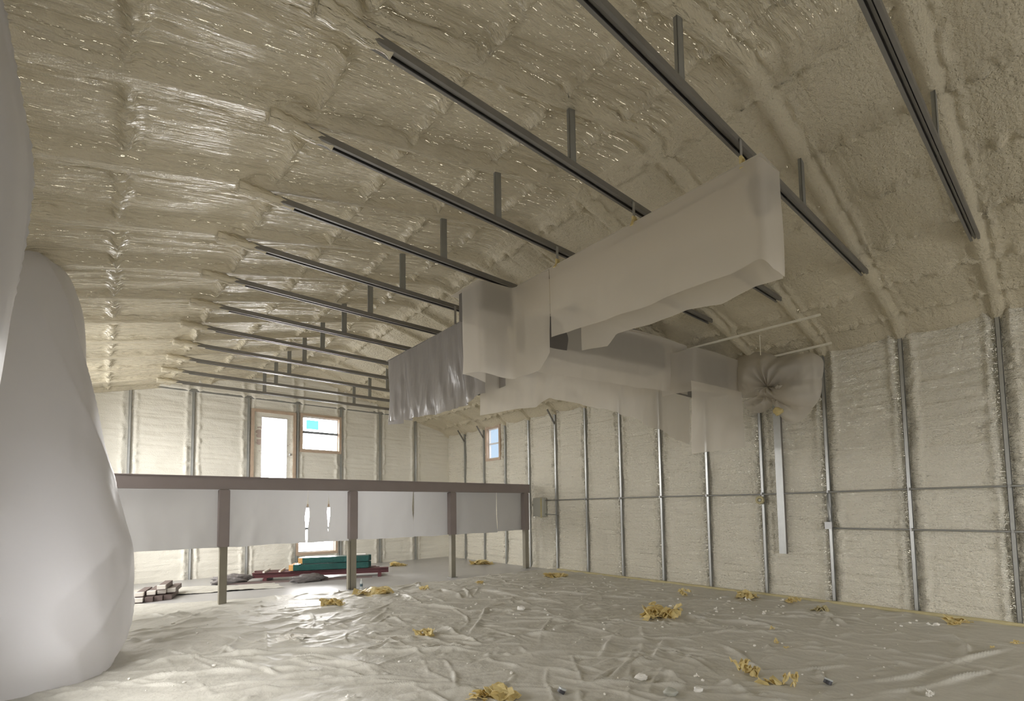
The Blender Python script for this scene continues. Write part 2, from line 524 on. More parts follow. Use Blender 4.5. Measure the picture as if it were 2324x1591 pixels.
FOLDS = [
    [(560, 1557), (690, 1538), (780, 1526), (900, 1518)], [(600, 1475), (840, 1482), (1000, 1480), (1080, 1476), (1200, 1452)],
    [(700, 1583), (900, 1560), (1050, 1563), (1240, 1574), (1400, 1583)], [(1040, 1525), (1110, 1502), (1200, 1490), (1300, 1480), (1360, 1463)],
    [(1150, 1508), (1220, 1518), (1300, 1532), (1400, 1546)], [(690, 1442), (760, 1422), (830, 1397), (890, 1380)],
    [(560, 1398), (650, 1396), (740, 1388), (830, 1384)], [(1060, 1450), (1085, 1420), (1100, 1390), (1110, 1374)],
    [(850, 1480), (920, 1460), (965, 1448)], [(1230, 1445), (1300, 1415), (1365, 1398)],
    [(1480, 1512), (1495, 1480), (1512, 1452)], [(1420, 1520), (1460, 1505), (1480, 1500)], [(1625, 1458), (1680, 1492), (1740, 1540)],
    [(2324, 1466), (2150, 1515), (2060, 1545), (1900, 1562)], [(2324, 1512), (2200, 1540), (2080, 1570), (1950, 1588)],
    [(1360, 1500), (1390, 1450)], [(1640, 1548), (1700, 1582)], [(1500, 1520), (1560, 1560)],
    [(2140, 1436), (2195, 1470), (2200, 1510)], [(1870, 1395), (1930, 1425)], [(300, 1470), (420, 1440), (560, 1425), (700, 1400)],
    [(260, 1530), (400, 1500), (520, 1490), (680, 1480)], [(200, 1575), (350, 1545), (480, 1530), (600, 1528)],
    [(330, 1440), (430, 1415), (560, 1400)], [(320, 1410), (420, 1398), (530, 1392)], [(900, 1345), (960, 1375), (1100, 1395)],
    [(980, 1350), (1000, 1342), (1040, 1350), (1050, 1362)], [(1180, 1340), (1330, 1352), (1480, 1362)], [(1050, 1335), (1150, 1352), (1300, 1375)],
    [(1500, 1400), (1650, 1412), (1800, 1432)], [(600, 1510), (700, 1500), (780, 1512), (900, 1530)], [(470, 1588), (600, 1570), (700, 1566)],
    [(1000, 1420), (1040, 1445), (1100, 1470)], [(1120, 1462), (1200, 1445), (1330, 1440)],
    [(600, 1490), (760, 1500), (860, 1520)], [(330, 1588), (520, 1560), (700, 1550), (900, 1545), (1050, 1548)],
    [(900, 1585), (1050, 1578), (1200, 1586)], [(1300, 1556), (1450, 1560), (1600, 1566)], [(420, 1535), (600, 1522), (760, 1520)], [(1100, 1400), (1250, 1408), (1400, 1425)],
]
for f_ in FOLDS:
    P2 = px_floor(f_)
    # resample with a slight waver
    Q = []
    for a, b in zip(P2, P2[1:]):
        n = max(2, int((b - a).length / .15))
        for i in range(n):
            q = a.lerp(b, i / n)
            Q.append((q.x + R_.uniform(-.006, .006), q.y + R_.uniform(-.006, .006)))
    Q.append(tuple(P2[-1]))
    fold(Q, R_.uniform(.055, .085), R_.uniform(.028, .040), .4)
for _ in range(760):                                  # smaller creases, mostly running across the view
    x, y = R_.uniform(-.8, 10.3), R_.uniform(1.5, 11.6)
    ang = R_.gauss(-.75, .55) if R_.random() < .75 else R_.uniform(0, 3.14)
    L = R_.uniform(.25, 2.0); c = R_.uniform(-.6, .6)
    Q = []
    n = 7
    for i in range(n):
        Q.append((x, y)); x += math.cos(ang) * L / n; y += math.sin(ang) * L / n; ang += c / n + R_.uniform(-.12, .12)
    fold(Q, R_.uniform(.014, .046), R_.uniform(.017, .034), R_.uniform(-.5, .5))
# the edge of the sheeting, beyond which the slab is bare
EX = [-1, .65, 1.3, 2.4, 3.6, 4.73, 5.8, 7.0, 8.3, 9.9, 10.9]
EY = [13.1, 13.03, 12.5, 12.05, 11.75, 11.4, 11.3, 11.1, 11.15, 11.0, 11.0]
edge = np.interp(A, EX, EY) + .09 * fbm(A * 2.2, A * 0, 61)
keep = (B < edge)[:-1, :-1]
hgt = np.where(B > edge - .05, hgt * .5 + .004, hgt)
hgt = np.maximum(hgt, .004)
o = grid_mesh('plastic_floor_sheeting', np.stack([A, B, hgt], -1), M['sheet'], mask=keep)
tag(o, 'wrinkled dusty plastic sheeting spread over the concrete floor', 'plastic sheeting')
# strip of sheeting by the left wall beyond the posts
xs2 = np.arange(.7, 3.6, .04); ys2 = np.arange(12.9, 15.6, .04)
A2, B2 = np.meshgrid(xs2, ys2, indexing='ij')
h2 = .02 + .03 * fbm(A2 * 1.5, B2 * 3, 71) + .02 * fbm(A2 * 5, B2 * 8, 72)
kp = ((B2 > 13.75 - .28 * (A2 - 1.3)) & (B2 < 15.4 - .5 * (A2 - .7) + .1 * np.sin(A2 * 4)))[:-1, :-1]
o = grid_mesh('plastic_floor_scrap', np.stack([A2, B2, np.maximum(h2, .004)], -1), M['sheet'], mask=kp)
tag(o, 'loose crumpled clear sheeting on the bare slab behind the posts', 'plastic sheeting')


# ---------------------------------------------------------------- wall studs
def make_stud(z1, w_=.058, d_=.07):
    def f(bm):
        # C channel, open away from the room: face plate, two flanges with lips
        box(bm, 0, .006, -w_ / 2, w_ / 2, 0, z1)
        box(bm, 0, d_, -w_ / 2, -w_ / 2 + .005, 0, z1)
        box(bm, 0, d_, w_ / 2 - .005, w_ / 2, 0, z1)
    return f


ORD = ['nearest', 'second nearest', 'third', 'fourth', 'fifth', 'sixth', 'seventh', 'eighth', 'ninth', 'tenth', 'eleventh', 'twelfth', 'thirteenth']
RIGHT_LBL = [
    'galvanized wall stud crossed by both conduits, at the right edge of the picture',
    'galvanized wall stud crossed by both conduits, second from the right picture edge',
    'galvanized wall stud carrying the small outlet box where the lower conduit ends',
    'galvanized wall stud behind the yellow tape roll, beside the wide flat steel strip',
    'galvanized wall stud directly below the hanging square of plastic sheet',
    'bright galvanized wall stud one bay beyond the hanging square of plastic',
    'bright galvanized wall stud two bays beyond the hanging square of plastic',
    'bright galvanized wall stud three bays beyond the hanging square of plastic',
    'galvanized wall stud just right of the wrapped electrical panel, with a knee brace',
    'galvanized wall stud standing behind the right end of the long dark beam',
    'galvanized wall stud one bay beyond the beam end on the window side',
    'galvanized wall stud touching the small side window, with a knee brace',
    'galvanized wall stud in the first bay out from the far corner']
for k in range(13):
    z1 = 4.9
    o = obj('wall_stud', make_stud(z1), M['galv'])
    o.location = (W, FRAME_Y(k), 0)
    tag(o, RIGHT_LBL[k], 'wall stud', 'galvanized studs of the long foam-covered wall')
    if k in (8, 11, 12):
        obj('knee_brace', lambda bm: bar(bm, (-.30, 0, 4.92), (.01, 0, 4.50), .04, .035), M['tie'], o)
FAR_LBL = ['far-wall stud in the first bay from the corner', 'far-wall stud, second from the corner',
           'far-wall stud along the right side of the upper window', 'far-wall stud between the glazed door and the upper window',
           'far-wall stud along the left side of the glazed door', 'far-wall stud one bay left of the glazed door',
           'far-wall stud two bays left of the glazed door']
for i in range(7):
    o = obj('wall_stud', make_stud(5.44), M['galv'])
    o.location = (FAR_STUDS[i], D, 0); o.rotation_euler = (0, 0, H)
    tag(o, 'slim grey steel ' + FAR_LBL[i], 'wall stud', 'grey studs of the far wall')
o = obj('trim_1', lambda bm: box(bm, XL, W, D - .01, D + .06, 5.44, 5.52), M['web']); tag(o, kind='structure')


# ---------------------------------------------------------------- roof trusses
def chord(bm):
    # hat-shaped chord: web plate on top, two sides, lips and a centre rib
    x0, x1 = 1.06, 8.80
    box(bm, x0, x1, -.045, .045, TT - .006, TT)
    for s in (-1, 1):
        box(bm, x0, x1, s * .045 - .004, s * .045 + .004, TB + .008, TT - .006)
        box(bm, x0, x1, s * .036 - .014, s * .036 + .014, TB, TB + .008)
    box(bm, x0, x1, -.010, .010, TB + .02, TB + .035)


def webf(x, sg):
    def f(bm):
        zt = RZ - SL * abs(x - RX) + .05
        xo = x + sg * .03
        box(bm, xo - .045, xo + .045, -.018, -.010, TB + .03, zt)
        box(bm, xo - .045, xo - .038, -.018, .018, TB + .03, zt)
        box(bm, xo + .038, xo + .045, -.018, .018, TB + .03, zt)
    return f


def foam_sleeve(x0, x1, side):
    def f(bm):
        rr = random.Random(5)
        n = 14; pts = []; rad = []
        for i in range(n):
            t = i / (n - 1)
            pts.append((x0 + (x1 - x0) * t, 0, (TB + TT) / 2 + .012 * rr.uniform(-1, 1)))
            rad.append((.088 * (1 - t) + .045 * t) * rr.uniform(.93, 1.07))
        tube(bm, pts, rad, 10)
    return f


TR_LBL = ['nearest roof truss, its dark lower chord cutting the upper right corner',
          'roof truss passing just above the near end of the wrapped duct',
          'roof truss at the second duct hanger strap from the near end',
          'roof truss at the third duct hanger strap from the near end',
          'roof truss just in front of the boxy step in the wrapped duct',
          'roof truss right behind the boxy step in the wrapped duct',
          'sixth truss beyond the camera', 'seventh truss beyond the camera', 'eighth truss beyond the camera',
          'ninth truss beyond the camera', 'roof truss third from the far wall', 'roof truss second from the far wall',
          'roof truss closest to the far wall']
TR_LBL[6] = 'roof truss crossing above the middle of the wrinkled far duct wrap'
TR_LBL[7] = 'roof truss meeting the far end of the wrinkled duct wrap'
TR_LBL[8] = 'roof truss, fifth from the far wall'
TR_LBL[9] = 'roof truss fourth from the far wall'
first = None
for k in range(0, 13):
    if first is None:
        first = empty('roof_truss', (0, 0, 0))
        obj('bottom_chord', chord, M['tie'], first)
        obj('web_member', webf(3.60, 1), M['web'], first)
        obj('web_member', webf(6.38, -1), M['web'], first)
        obj('foam_sleeve', foam_sleeve(1.04, 1.62, 0), M['foam_ceiling'], first, smooth=True)
        t = first
    else:
        t = copy_tree(first)
    t.location = (0, FRAME_Y(k), 0)
    tag(t, 'dark steel ' + TR_LBL[k], 'roof truss', 'steel trusses under the foamed roof')

# ---------------------------------------------------------------- windows and door of the far wall
def casing(x0, x1, z0, z1, t, y0, y1):
    def f(bm):
        box(bm, x0 - t, x0, y0, y1, z0 - t, z1 + t)
        box(bm, x1, x1 + t, y0, y1, z0 - t, z1 + t)
        box(bm, x0, x1, y0, y1, z0 - t, z0)
        box(bm, x0, x1, y0, y1, z1, z1 + t)
    return f


def hwindow(name, x0, x1, z0, z1, film=False):
    e = empty(name, ((x0 + x1) / 2, D, z0), kind='structure')
    obj('window_casing', casing(x0, x1, z0, z1, .085, D - .005, D + .2), M['wood'], e)
    zm = (z0 + z1) / 2 + .03
    def sash(bm):
        casing(x0 + .035, x1 - .035, z0 + .035, z1 - .035, .04, D + .1, D + .17)(bm)
    obj('window_sash', sash, M['vinyl'], e)
    obj('meeting_rail', lambda bm: box(bm, x0 + .03, x1 - .03, D + .05, D + .15, zm - .04, zm + .04), M['rail'], e)
    obj('glass_pane', lambda bm: box(bm, x0 + .03, x1 - .03, D + .13, D + .138, z0 + .03, z1 - .03), M['glass'], e)
    if film:
        obj('blue_film', lambda bm: box(bm, x0 + .14, x0 + .55, D + .12, D + .124, zm + .12, z1 - .10), M['bluefilm'], e)
    return e


hwindow('window_1', *[FAR_OPEN[1][i] for i in (0, 1, 2, 3)], film=True)
hwindow('window_2', *[FAR_OPEN[2][i] for i in (0, 1, 2, 3)])
x0, x1, z0, z1 = FAR_OPEN[0]
e = empty('door_1', ((x0 + x1) / 2, D, 2.7), kind='structure')
def door_leaf(bm):
    box(bm, 3.62, x0, D + .06, D + .11, 2.72, 5.05)
    box(bm, x1, 4.80, D + .06, D + .11, 2.72, 5.05)
    box(bm, x0, x1, D + .06, D + .11, z1, 5.05)
    box(bm, x0, x1, D + .06, D + .11, 2.72, z0)
obj('door_leaf', door_leaf, M['doorpaint'], e)
obj('door_casing', lambda bm: (box(bm, 3.54, 3.63, D - .01, D + .2, 2.72, 5.14), box(bm, 4.79, 4.88, D - .01, D + .2, 2.72, 5.14), box(bm, 3.63, 4.79, D - .01, D + .2, 5.05, 5.14)), M['wood'], e)
obj('glass_pane', lambda bm: box(bm, x0, x1, D + .08, D + .088, z0, z1), M['glass'], e)
obj('glazing_bead', casing(x0 + .02, x1 - .02, z0 + .02, z1 - .02, .02, D + .05, D + .12), M['vinyl'], e)
def knob(bm):
    bmesh.ops.create_uvsphere(bm, u_segments=12, v_segments=8, radius=.04, matrix=Matrix.Translation((4.71, D + .03, 3.75)))
obj('door_knob', knob, M['gbox'], e, smooth=True)
# side window
y0, y1, z0, z1 = RIGHT_OPEN[0]
e = empty('window_3', (W, (y0 + y1) / 2, z0), kind='structure')
def cas_r(t, xa, xb, s=0):
    def f(bm):
        box(bm, xa, xb, y0 - t + s, y0 + s, z0 - t + s, z1 + t - s)
        box(bm, xa, xb, y1 - s, y1 + t - s, z0 - t + s, z1 + t - s)
        box(bm, xa, xb, y0 + s, y1 - s, z0 - t + s, z0 + s)
        box(bm, xa, xb, y0 + s, y1 - s, z1 - s, z1 + t - s)
    return f
obj('window_casing', cas_r(.08, W - .005, W + .2), M['wood'], e)
obj('window_sash', cas_r(.04, W + .1, W + .17, .035), M['vinyl'], e)
obj('meeting_rail', lambda bm: box(bm, W + .09, W + .15, y0 + .03, y1 - .03, 4.22, 4.27), M['vinyl'], e)
obj('glass_pane', lambda bm: box(bm, W + .13, W + .138, y0 + .03, y1 - .03, z0 + .03, z1 - .03), M['glass'], e)

# ---------------------------------------------------------------- beam, posts and hanging sheets
YBM = 11.57
def beam_f(bm):
    box(bm, XL + .02, 10.50, YBM, YBM + .02, 2.40, 2.63)
    box(bm, XL + .02, 10.50, YBM + .13, YBM + .15, 2.40, 2.63)
    box(bm, XL + .02, 10.50, YBM - .015, YBM + .165, 2.63, 2.65)
    box(bm, XL + .02, 10.50, YBM - .008, YBM + .158, 2.38, 2.40)
o = obj('mezzanine_beam', beam_f, M['beam'])
tag(o, 'long dark brown-grey horizontal beam resting on four posts', 'beam')
PX = [1.98, 4.73, 7.60, 10.36]
PL = ['leftmost, closest to the bulging white plastic', 'second from left, bottle at its foot', 'third from the left, standing alone on bare slab', 'rightmost, hard against the foam wall']
for i, x in enumerate(PX):
    e = empty('support_post', (x, YBM + .08, 0), 'square olive-grey post under the beam, ' + PL[i], 'post', 'posts under the long beam')
    obj('post_shaft', lambda bm: box(bm, x - .07, x + .07, YBM, YBM + .14, .012, 2.38), M['post'], e, bevel=.004)
    obj('plastic_sleeve', lambda bm: (box(bm, x - .10, x + .095, YBM - .025, YBM + .16, 1.19 + .02 * (i % 2), 2.37)), M['beam'], e, bevel=.01)
    obj('base_plate', lambda bm: box(bm, x - .11, x + .11, YBM - .04, YBM + .18, 0, .012), M['web'], e)
    if i == 1:
        obj('side_board', lambda bm: box(bm, x - .135, x - .085, YBM - .01, YBM + .10, .02, 1.17), M['post'], e, bevel=.004)


def hang_sheet(name, xa, xb, zt, zb, y, m, seed, la=None, lb=None, wav=.02):
    """la / lb: functions t (0 top .. 1 bottom) -> shift of the side edges"""
    nu, nv = max(6, int((xb - xa) / .04)), 40
    u, v = np.meshgrid(np.linspace(0, 1, nu), np.linspace(0, 1, nv), indexing='ij')
    xa_ = xa + (la(v) if la else 0); xb_ = xb + (lb(v) if lb else 0)
    Xg = xa_ * (1 - u) + xb_ * u
    zb_ = zb + wav * fbm(Xg * 1.7, Xg * 0, seed)
    Zg = zt * (1 - v) + zb_ * v
    Yg = y + (.01 + .05 * v) * fbm(Xg * 2.2 + v * .4, v * 1.2, seed + 3) * 1.6 + .012 * v * np.sin(Xg * 9 + seed)
    o = grid_mesh(name, np.stack([Xg, Yg, Zg], -1), m)
    return o


YS = YBM + .185
slit = lambda c, s, amp: (lambda v: amp * np.exp(-((v - c) / s) ** 2))
X_ = lambda px: at(px, 1180, 1, YS).x
s1, s2, s3, s4 = X_(697), X_(745), X_(938), X_(1127)
GS = 'plastic sheets hung under the beam'
for a, b, la, lb, lab, sd in [
    (XL + .05, 1.95, None, None, 'left end, beside the bulging white plastic', 1),
    (2.02, s1 + .01, None, (lambda v: -.055 * np.exp(-((v - .55) / .22) ** 2) - .03 * sst(.6, .95, v)), 'wide sheet right of the leftmost post', 2),
    (s1 + .012, s2 + .008, slit(.5, .2, .035), slit(.45, .2, -.035), 'narrow strip hanging between the two bright slits', 3),
    (s2 + .01, 4.70, slit(.45, .2, .035), None, 'sheet between the right bright slit and the second post', 4),
    (4.76, s3, None, slit(.4, .22, -.03), 'left half of the bay between second and third posts', 5),
    (s3 + .01, 7.56, slit(.4, .22, .02), None, 'right half of the bay between second and third posts', 6),
    (7.64, s4, None, slit(.5, .3, -.02), 'left part of the bay next to the foam wall', 7),
    (s4 + .01, 10.34, slit(.5, .3, .012), None, 'right part of the bay, touching the rightmost post', 8)]:
    o = hang_sheet('hanging_plastic_sheet', a, b, 2.45, 1.175 if a < 9 else 1.2, YS, M['poly_beam'], sd * 13, la, lb)
    tag(o, 'pale translucent plastic under the beam, ' + lab, 'plastic sheet', GS)


# ---------------------------------------------------------------- plastic-wrapped overhead ductwork
def curtain(name, path, m, parent=None, seed=0, wav=.03, wr=.03, top_lid=None, frq=2.2):
    """path: (x, y, ztop, zbot) in plan; vertical sheet with folds, straight at the top"""
    P = [np.array(p, float) for p in path]
    L = [0]
    for a, b in zip(P, P[1:]): L.append(L[-1] + math.hypot(*(b - a)[:2]))
    s = np.arange(0, L[-1] + .02, .035)
    if len(s) < 3: s = np.linspace(0, L[-1], 3)
    A_ = np.array(P)
    px, py, zt, zb = [np.interp(s, L, A_[:, i]) for i in range(4)]
    # soften corners a little
    nv = 34
    v = np.linspace(0, 1, nv)
    S_, V = np.meshgrid(s, v, indexing='ij')
    tx, ty = np.gradient(px), np.gradient(py)
    ln = np.hypot(tx, ty) + 1e-9
    nx, ny = ty / ln, -tx / ln
    ker = np.ones(5) / 5
    pad = lambda q: np.convolve(np.pad(q, 2, mode='edge'), ker, 'valid')
    nx, ny = pad(nx), pad(ny); px, py = pad(px), pad(py)
    amp = wr * (.15 + V) * (fbm(S_ * frq + V * .5, V * 1.3, seed) * 1.6 + .25 * np.sin(S_ * 7 + 3 * V + seed))
    Xg = px[:, None] + nx[:, None] * amp
    Yg = py[:, None] + ny[:, None] * amp
    zbw = zb + wav * fbm(s * 1.6, s * 0, seed + 5)
    Zg = zt[:, None] * (1 - V) + zbw[:, None] * V
    o = grid_mesh(name, np.stack([Xg, Yg, Zg], -1), m, parent)
    return o


def zb(px, py, axis, val): return at(px, py, axis, val).z


e = empty('plastic_duct_wrap', (4.75, 1.8, 5.1), 'long smooth plastic drape over the near overhead duct, open underneath', 'plastic drape')
XA, XB = 4.55, 4.97
path = [(XA, 4.56, 5.12, 4.17), (XA, 3.8, 5.12, 4.15), (XA, 3.04, 5.12, zb(1450, 700, 0, XA)), (XA, 2.4, 5.12, zb(1590, 642, 0, XA)), (XA, 2.1, 5.12, 4.12), (XA, 1.84, 5.12, 4.16),
        (XA, 1.80, 5.12, 4.15), (4.70, 1.79, 5.12, 4.08), (XB, 1.77, 5.12, 4.07)]
obj_ = curtain('side_drape', path, M['poly'], e, 3, .03, .016)
far_side = [(XB, 1.77, 5.12, 4.07)]
for px, py in ((1715, 650), (1640, 690), (1560, 703), (1480, 735), (1400, 757)):
    p = at(px, py, 0, XB + .02); far_side.append((XB + .02, p.y, 5.12, p.z))
p = at(1380, 785, 0, XB + .02); far_side.append((XB + .02, p.y, 5.12, p.z)); p = at(1320, 797, 0, XB + .02); far_side.append((XB + .02, p.y, 5.12, p.z))
curtain('side_drape', far_side, M['poly'], e, 9, .01, .02)
obj('air_duct', lambda bm: box(bm, 4.70, XB - .03, 1.98, 5.2, 4.72, 5.08), M['panel'], e)
obj('duct_end_cap', lambda bm: box(bm, 4.74, XB - .03, 1.84, 1.98, 4.76, 5.04), M['duct'], e)
obj('top_cover', lambda bm: box(bm, XA - .004, XB + .004, 1.775, 5.2, 5.117, 5.125), M['poly'], e)

e = empty('plastic_box_wrap', (4.3, 5.5, 5.1), 'boxy plastic-covered step in the overhead duct, deeper than its neighbours', 'plastic drape')
bot = 3.80
curtain('side_drape', [(XA + .005, 4.54, 5.11, 3.98), (XA, 4.75, 5.11, 3.80), (XA - .01, 5.28, 5.11, 3.74), (3.99, 5.36, 5.11, 3.79), (3.97, 5.42, 5.11, 3.80), (3.97, 5.80, 5.11, 3.84), (4.2, 6.0, 5.1, 3.9), (4.6, 6.05, 5.1, 3.9)], M['poly'], e, 21, .05, .028)
def lid(bm):
    box(bm, 3.965, 5.0, 5.34, 6.06, 5.105, 5.112)
obj('top_cover', lid, M['poly'], e)
obj('duct_box', lambda bm: box(bm, 4.005, 4.62, 5.385, 5.90, 4.68, 5.09), M['duct'], e)

e = empty('plastic_duct_wrap', (4.8, 8, 5.1), 'wrinkled silvery plastic drape over the far run of overhead duct', 'plastic drape')
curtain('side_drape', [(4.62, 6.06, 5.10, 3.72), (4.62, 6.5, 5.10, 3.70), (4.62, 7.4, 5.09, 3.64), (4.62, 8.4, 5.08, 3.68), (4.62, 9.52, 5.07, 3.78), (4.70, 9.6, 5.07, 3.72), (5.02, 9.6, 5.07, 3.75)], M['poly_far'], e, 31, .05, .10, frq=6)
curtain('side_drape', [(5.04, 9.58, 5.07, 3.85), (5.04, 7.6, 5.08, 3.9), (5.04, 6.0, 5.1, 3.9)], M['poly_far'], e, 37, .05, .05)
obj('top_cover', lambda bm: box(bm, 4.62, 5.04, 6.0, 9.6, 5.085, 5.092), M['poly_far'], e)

e = empty('plastic_branch_wrap', (7, 5.3, 5.1), 'plastic drape over the duct branch running toward the right-hand wall', 'plastic drape')
curtain('side_drape', [(5.05, 5.62, 5.12, 4.05), (5.6, 5.62, 5.15, 4.10), (6.6, 5.42, 5.16, 4.10), (7.6, 5.28, 5.18, 4.10), (8.4, 5.16, 5.16, 4.12), (9.0, 5.09, 5.12, 4.12)], M['poly'], e, 41, .045, .03)
back = [(4.64, 6.29, 4.6, 3.39)]
p = at(1215, 925, 1, 6.15); back.append((p.x, 6.15, 4.9, p.z))
for px, py in ((1245, 905), (1300, 916), (1370, 930), (1450, 955), (1500, 978), (1540, 1000), (1572, 1012)):
    p = at(px, py, 1, 6.0); back.append((p.x, 6.0, 5.0, p.z))
curtain('side_drape', back, M['poly'], e, 47, .04, .06)
obj('air_duct', lambda bm: bar(bm, (5.3, 5.90, 4.80), (8.4, 5.47, 4.80), .50, .52), M['duct'], e)
obj('top_cover', lambda bm: [bar(bm, (5.0, 5.83, 5.14), (9.1, 5.52, 5.13), .75, .006)], M['poly'], e)

# hanger straps with yellow tape
HL = ['near end of the duct, under the truss', 'second from the near end', 'third from the near end', 'at the boxy step in the duct', 'behind the boxy step']
for k, (px, py) in {1: (1672, 335), 2: (1435, 478), 3: (1262, 572), 5: (1040, 705)}.items():
    p = at(px, py, 1, FRAME_Y(k))
    e = empty('duct_hanger', (p.x, FRAME_Y(k), 5.1), 'metal duct hanger strap, ' + HL[k - 1] + (' with yellow tape' if k < 4 else ''), 'hanger strap', 'hanger straps of the wrapped duct')
    xx, yy = min(p.x, 4.62) - .02, FRAME_Y(k) - .055
    obj('strap', lambda bm: (box(bm, xx - .022, xx + .022, yy - .004, yy, 5.08, 5.40), box(bm, xx - .022, xx + .022, yy - .004, yy + .03, 5.395, 5.40)), M['gbox'], e)
    if k < 4:
        def tapef(bm):
            bm_r = random.Random(k)
            for _ in range(3):
                a = Vector((xx + bm_r.uniform(-.02, .02), yy - .012, 5.19)); b = Vector((xx + bm_r.uniform(-.10, .10), yy - .02, 5.08))
                bar(bm, a, b, .035, .01)
            box(bm, xx - .03, xx + .03, yy - .016, yy + .008, 5.13, 5.22)
        obj('yellow_tape', tapef, M['yellow'], e)

# ---------------------------------------------------------------- wrapped unit by the right wall
e = empty('wrapped_air_handler', (9.4, 4.8, 4.0), 'plastic-shrouded air handler with a square sheet hanging below it', 'air handler')
obj('casing', lambda bm: box(bm, 8.72, 10.1, 4.78, 5.45, 4.22, 4.95), M['duct'], e, bevel=.02)
curtain('upper_shroud', [(8.42, 5.35, 4.86, 4.05), (8.50, 4.95, 4.88, 4.08), (8.62, 4.72, 4.93, 4.10), (9.4, 4.69, 4.96, 4.14), (10.3, 4.68, 4.97, 4.18)], M['poly'], e, 61, .03, .03)
p0, p1 = at(1572, 1030, 1, 4.64), at(1690, 1016, 1, 4.60)
curtain('lower_sheet', [(p0.x, 4.64, 4.20, p0.z), ((p0.x + p1.x) / 2, 4.62, 4.24, (p0.z + p1.z) / 2), (p1.x, 4.60, 4.26, p1.z)], M['poly'], e, 63, .02, .07, frq=1.5)


def lumpy(name, c, r, m, parent=None, seed=0, amp=.25, f=3.0, sub=4, pinch=None):
    bm = bmesh.new()
    bmesh.ops.create_icosphere(bm, subdivisions=sub, radius=1)
    V = np.array([v.co[:] for v in bm.verts])
    n = fbm(V[:, 0] * f + 5 + V[:, 2] * f * .7, V[:, 1] * f + V[:, 2] * f * .6, seed, 4)
    n2 = np.abs(fbm(V[:, 1] * f * .8 + 2 + V[:, 0] * f, V[:, 2] * f * .9, seed + 9, 3))
    s = 1 + amp * 1.5 * n + amp * 1.2 * (.25 - n2)
    V = V * s[:, None]
    if pinch is not None:
        pc = np.array(pinch); d = np.linalg.norm(V - pc, axis=1)
        V = V + (pc * .35 - V) * (.75 * np.exp(-(d / .45) ** 2))[:, None]
    for v, co in zip(bm.verts, V): v.co = (c[0] + co[0] * r[0], c[1] + co[1] * r[1], c[2] + co[2] * r[2])
    me = bpy.data.meshes.new(name); bm.to_mesh(me); bm.free()
    return link(name, me, m, parent, True)


e = empty('plastic_wrapped_fixture', (10.35, 3.8, 4.4), 'balloon of knotted plastic tied around a fixture high on the right wall', 'wrapped fixture')


def gathered(name, outline, knot, xp, bulge, m, parent, seed, folds=9):
    """sheet gathered at a knot, ballooning out from the plane x = xp; outline and knot are photo points"""
    O = [at(px, py, 0, xp) for px, py in outline]; K = at(*knot, 0, xp)
    ang = [math.atan2(o_.z - K.z, o_.y - K.y) for o_ in O]; rad = [math.hypot(o_.y - K.y, o_.z - K.z) for o_ in O]
    od = sorted(zip(ang, rad))
    aa = np.array([a for a, _ in od]); rr_ = np.array([b for _, b in od])
    th = np.linspace(-math.pi, math.pi, 181); rv = np.linspace(0.02, 1, 46)
    R0 = np.interp(th, np.r_[aa - 2 * math.pi, aa, aa + 2 * math.pi], np.r_[rr_, rr_, rr_])
    k_ = np.ones(5) / 5
    R0[2:-2] = np.convolve(R0, k_, 'valid')
    R0[-1] = R0[0]
    T, V = np.meshgrid(th, rv, indexing='ij')
    pl = (.5 + .5 * np.cos(T * folds + 2.5 * np.sin(T * 2 + seed))) * np.exp(-V * 2.2) * .16
    big = .05 * np.sin(T * 3 + seed) * V + .06 * fbm(np.cos(T) * 2.5 * V + 3, np.sin(T) * 2.5 * V + 3, seed)
    out_ = bulge * np.sin(np.clip(V, 0, 1) * math.pi * .92 + .12) + pl + big * np.sin(V * math.pi)
    Xg = xp + .06 - out_
    rr2 = R0[:, None] * V
    Yg = K.y + np.cos(T) * rr2; Zg = K.z + np.sin(T) * rr2
    o_ = grid_mesh(name, np.stack([Xg, Yg, Zg], -1), m, parent)
    return o_


gathered('upper_bag', [(1652, 832), (1672, 812), (1705, 800), (1740, 801), (1766, 813), (1805, 806), (1845, 800), (1868, 815), (1864, 860), (1860, 905), (1835, 935), (1800, 930), (1762, 908), (1735, 905), (1712, 898), (1690, 905), (1676, 912), (1664, 880)],
         (1748, 880), 10.42, .30, M['poly'], e, 3, 9)
gathered('lower_bag', [(1684, 908), (1710, 902), (1744, 892), (1752, 905), (1746, 925), (1728, 936), (1700, 934)], (1742, 900), 10.36, .14, M['poly'], e, 11, 7)
gathered('lower_bag', [(1760, 896), (1790, 893), (1830, 905), (1842, 930), (1822, 952), (1798, 962), (1776, 950), (1762, 925)], (1768, 906), 10.36, .16, M['poly'], e, 6, 8)
obj('fixture_body', lambda bm: box(bm, 10.40, 10.58, 3.55, 4.25, 4.25, 4.75), M['duct'], e, bevel=.02)
lumpy('gathered_knot', (10.24, 3.86, 4.17), (.06, .07, .09), M['poly'], e, 5, .6, 3, 4)
pt = at(1772, 935, 0, 10.30)
lumpy('yellow_tape', (10.17, pt.y, pt.z), (.02, .09, .07), M['yellow'], e, 15, .4, 3, 3)
obj('mounting_rail', lambda bm: bar(bm, (10.5, 3.0, 4.93), (10.5, 5.6, 4.93), .04, .04), M['foam'], e)
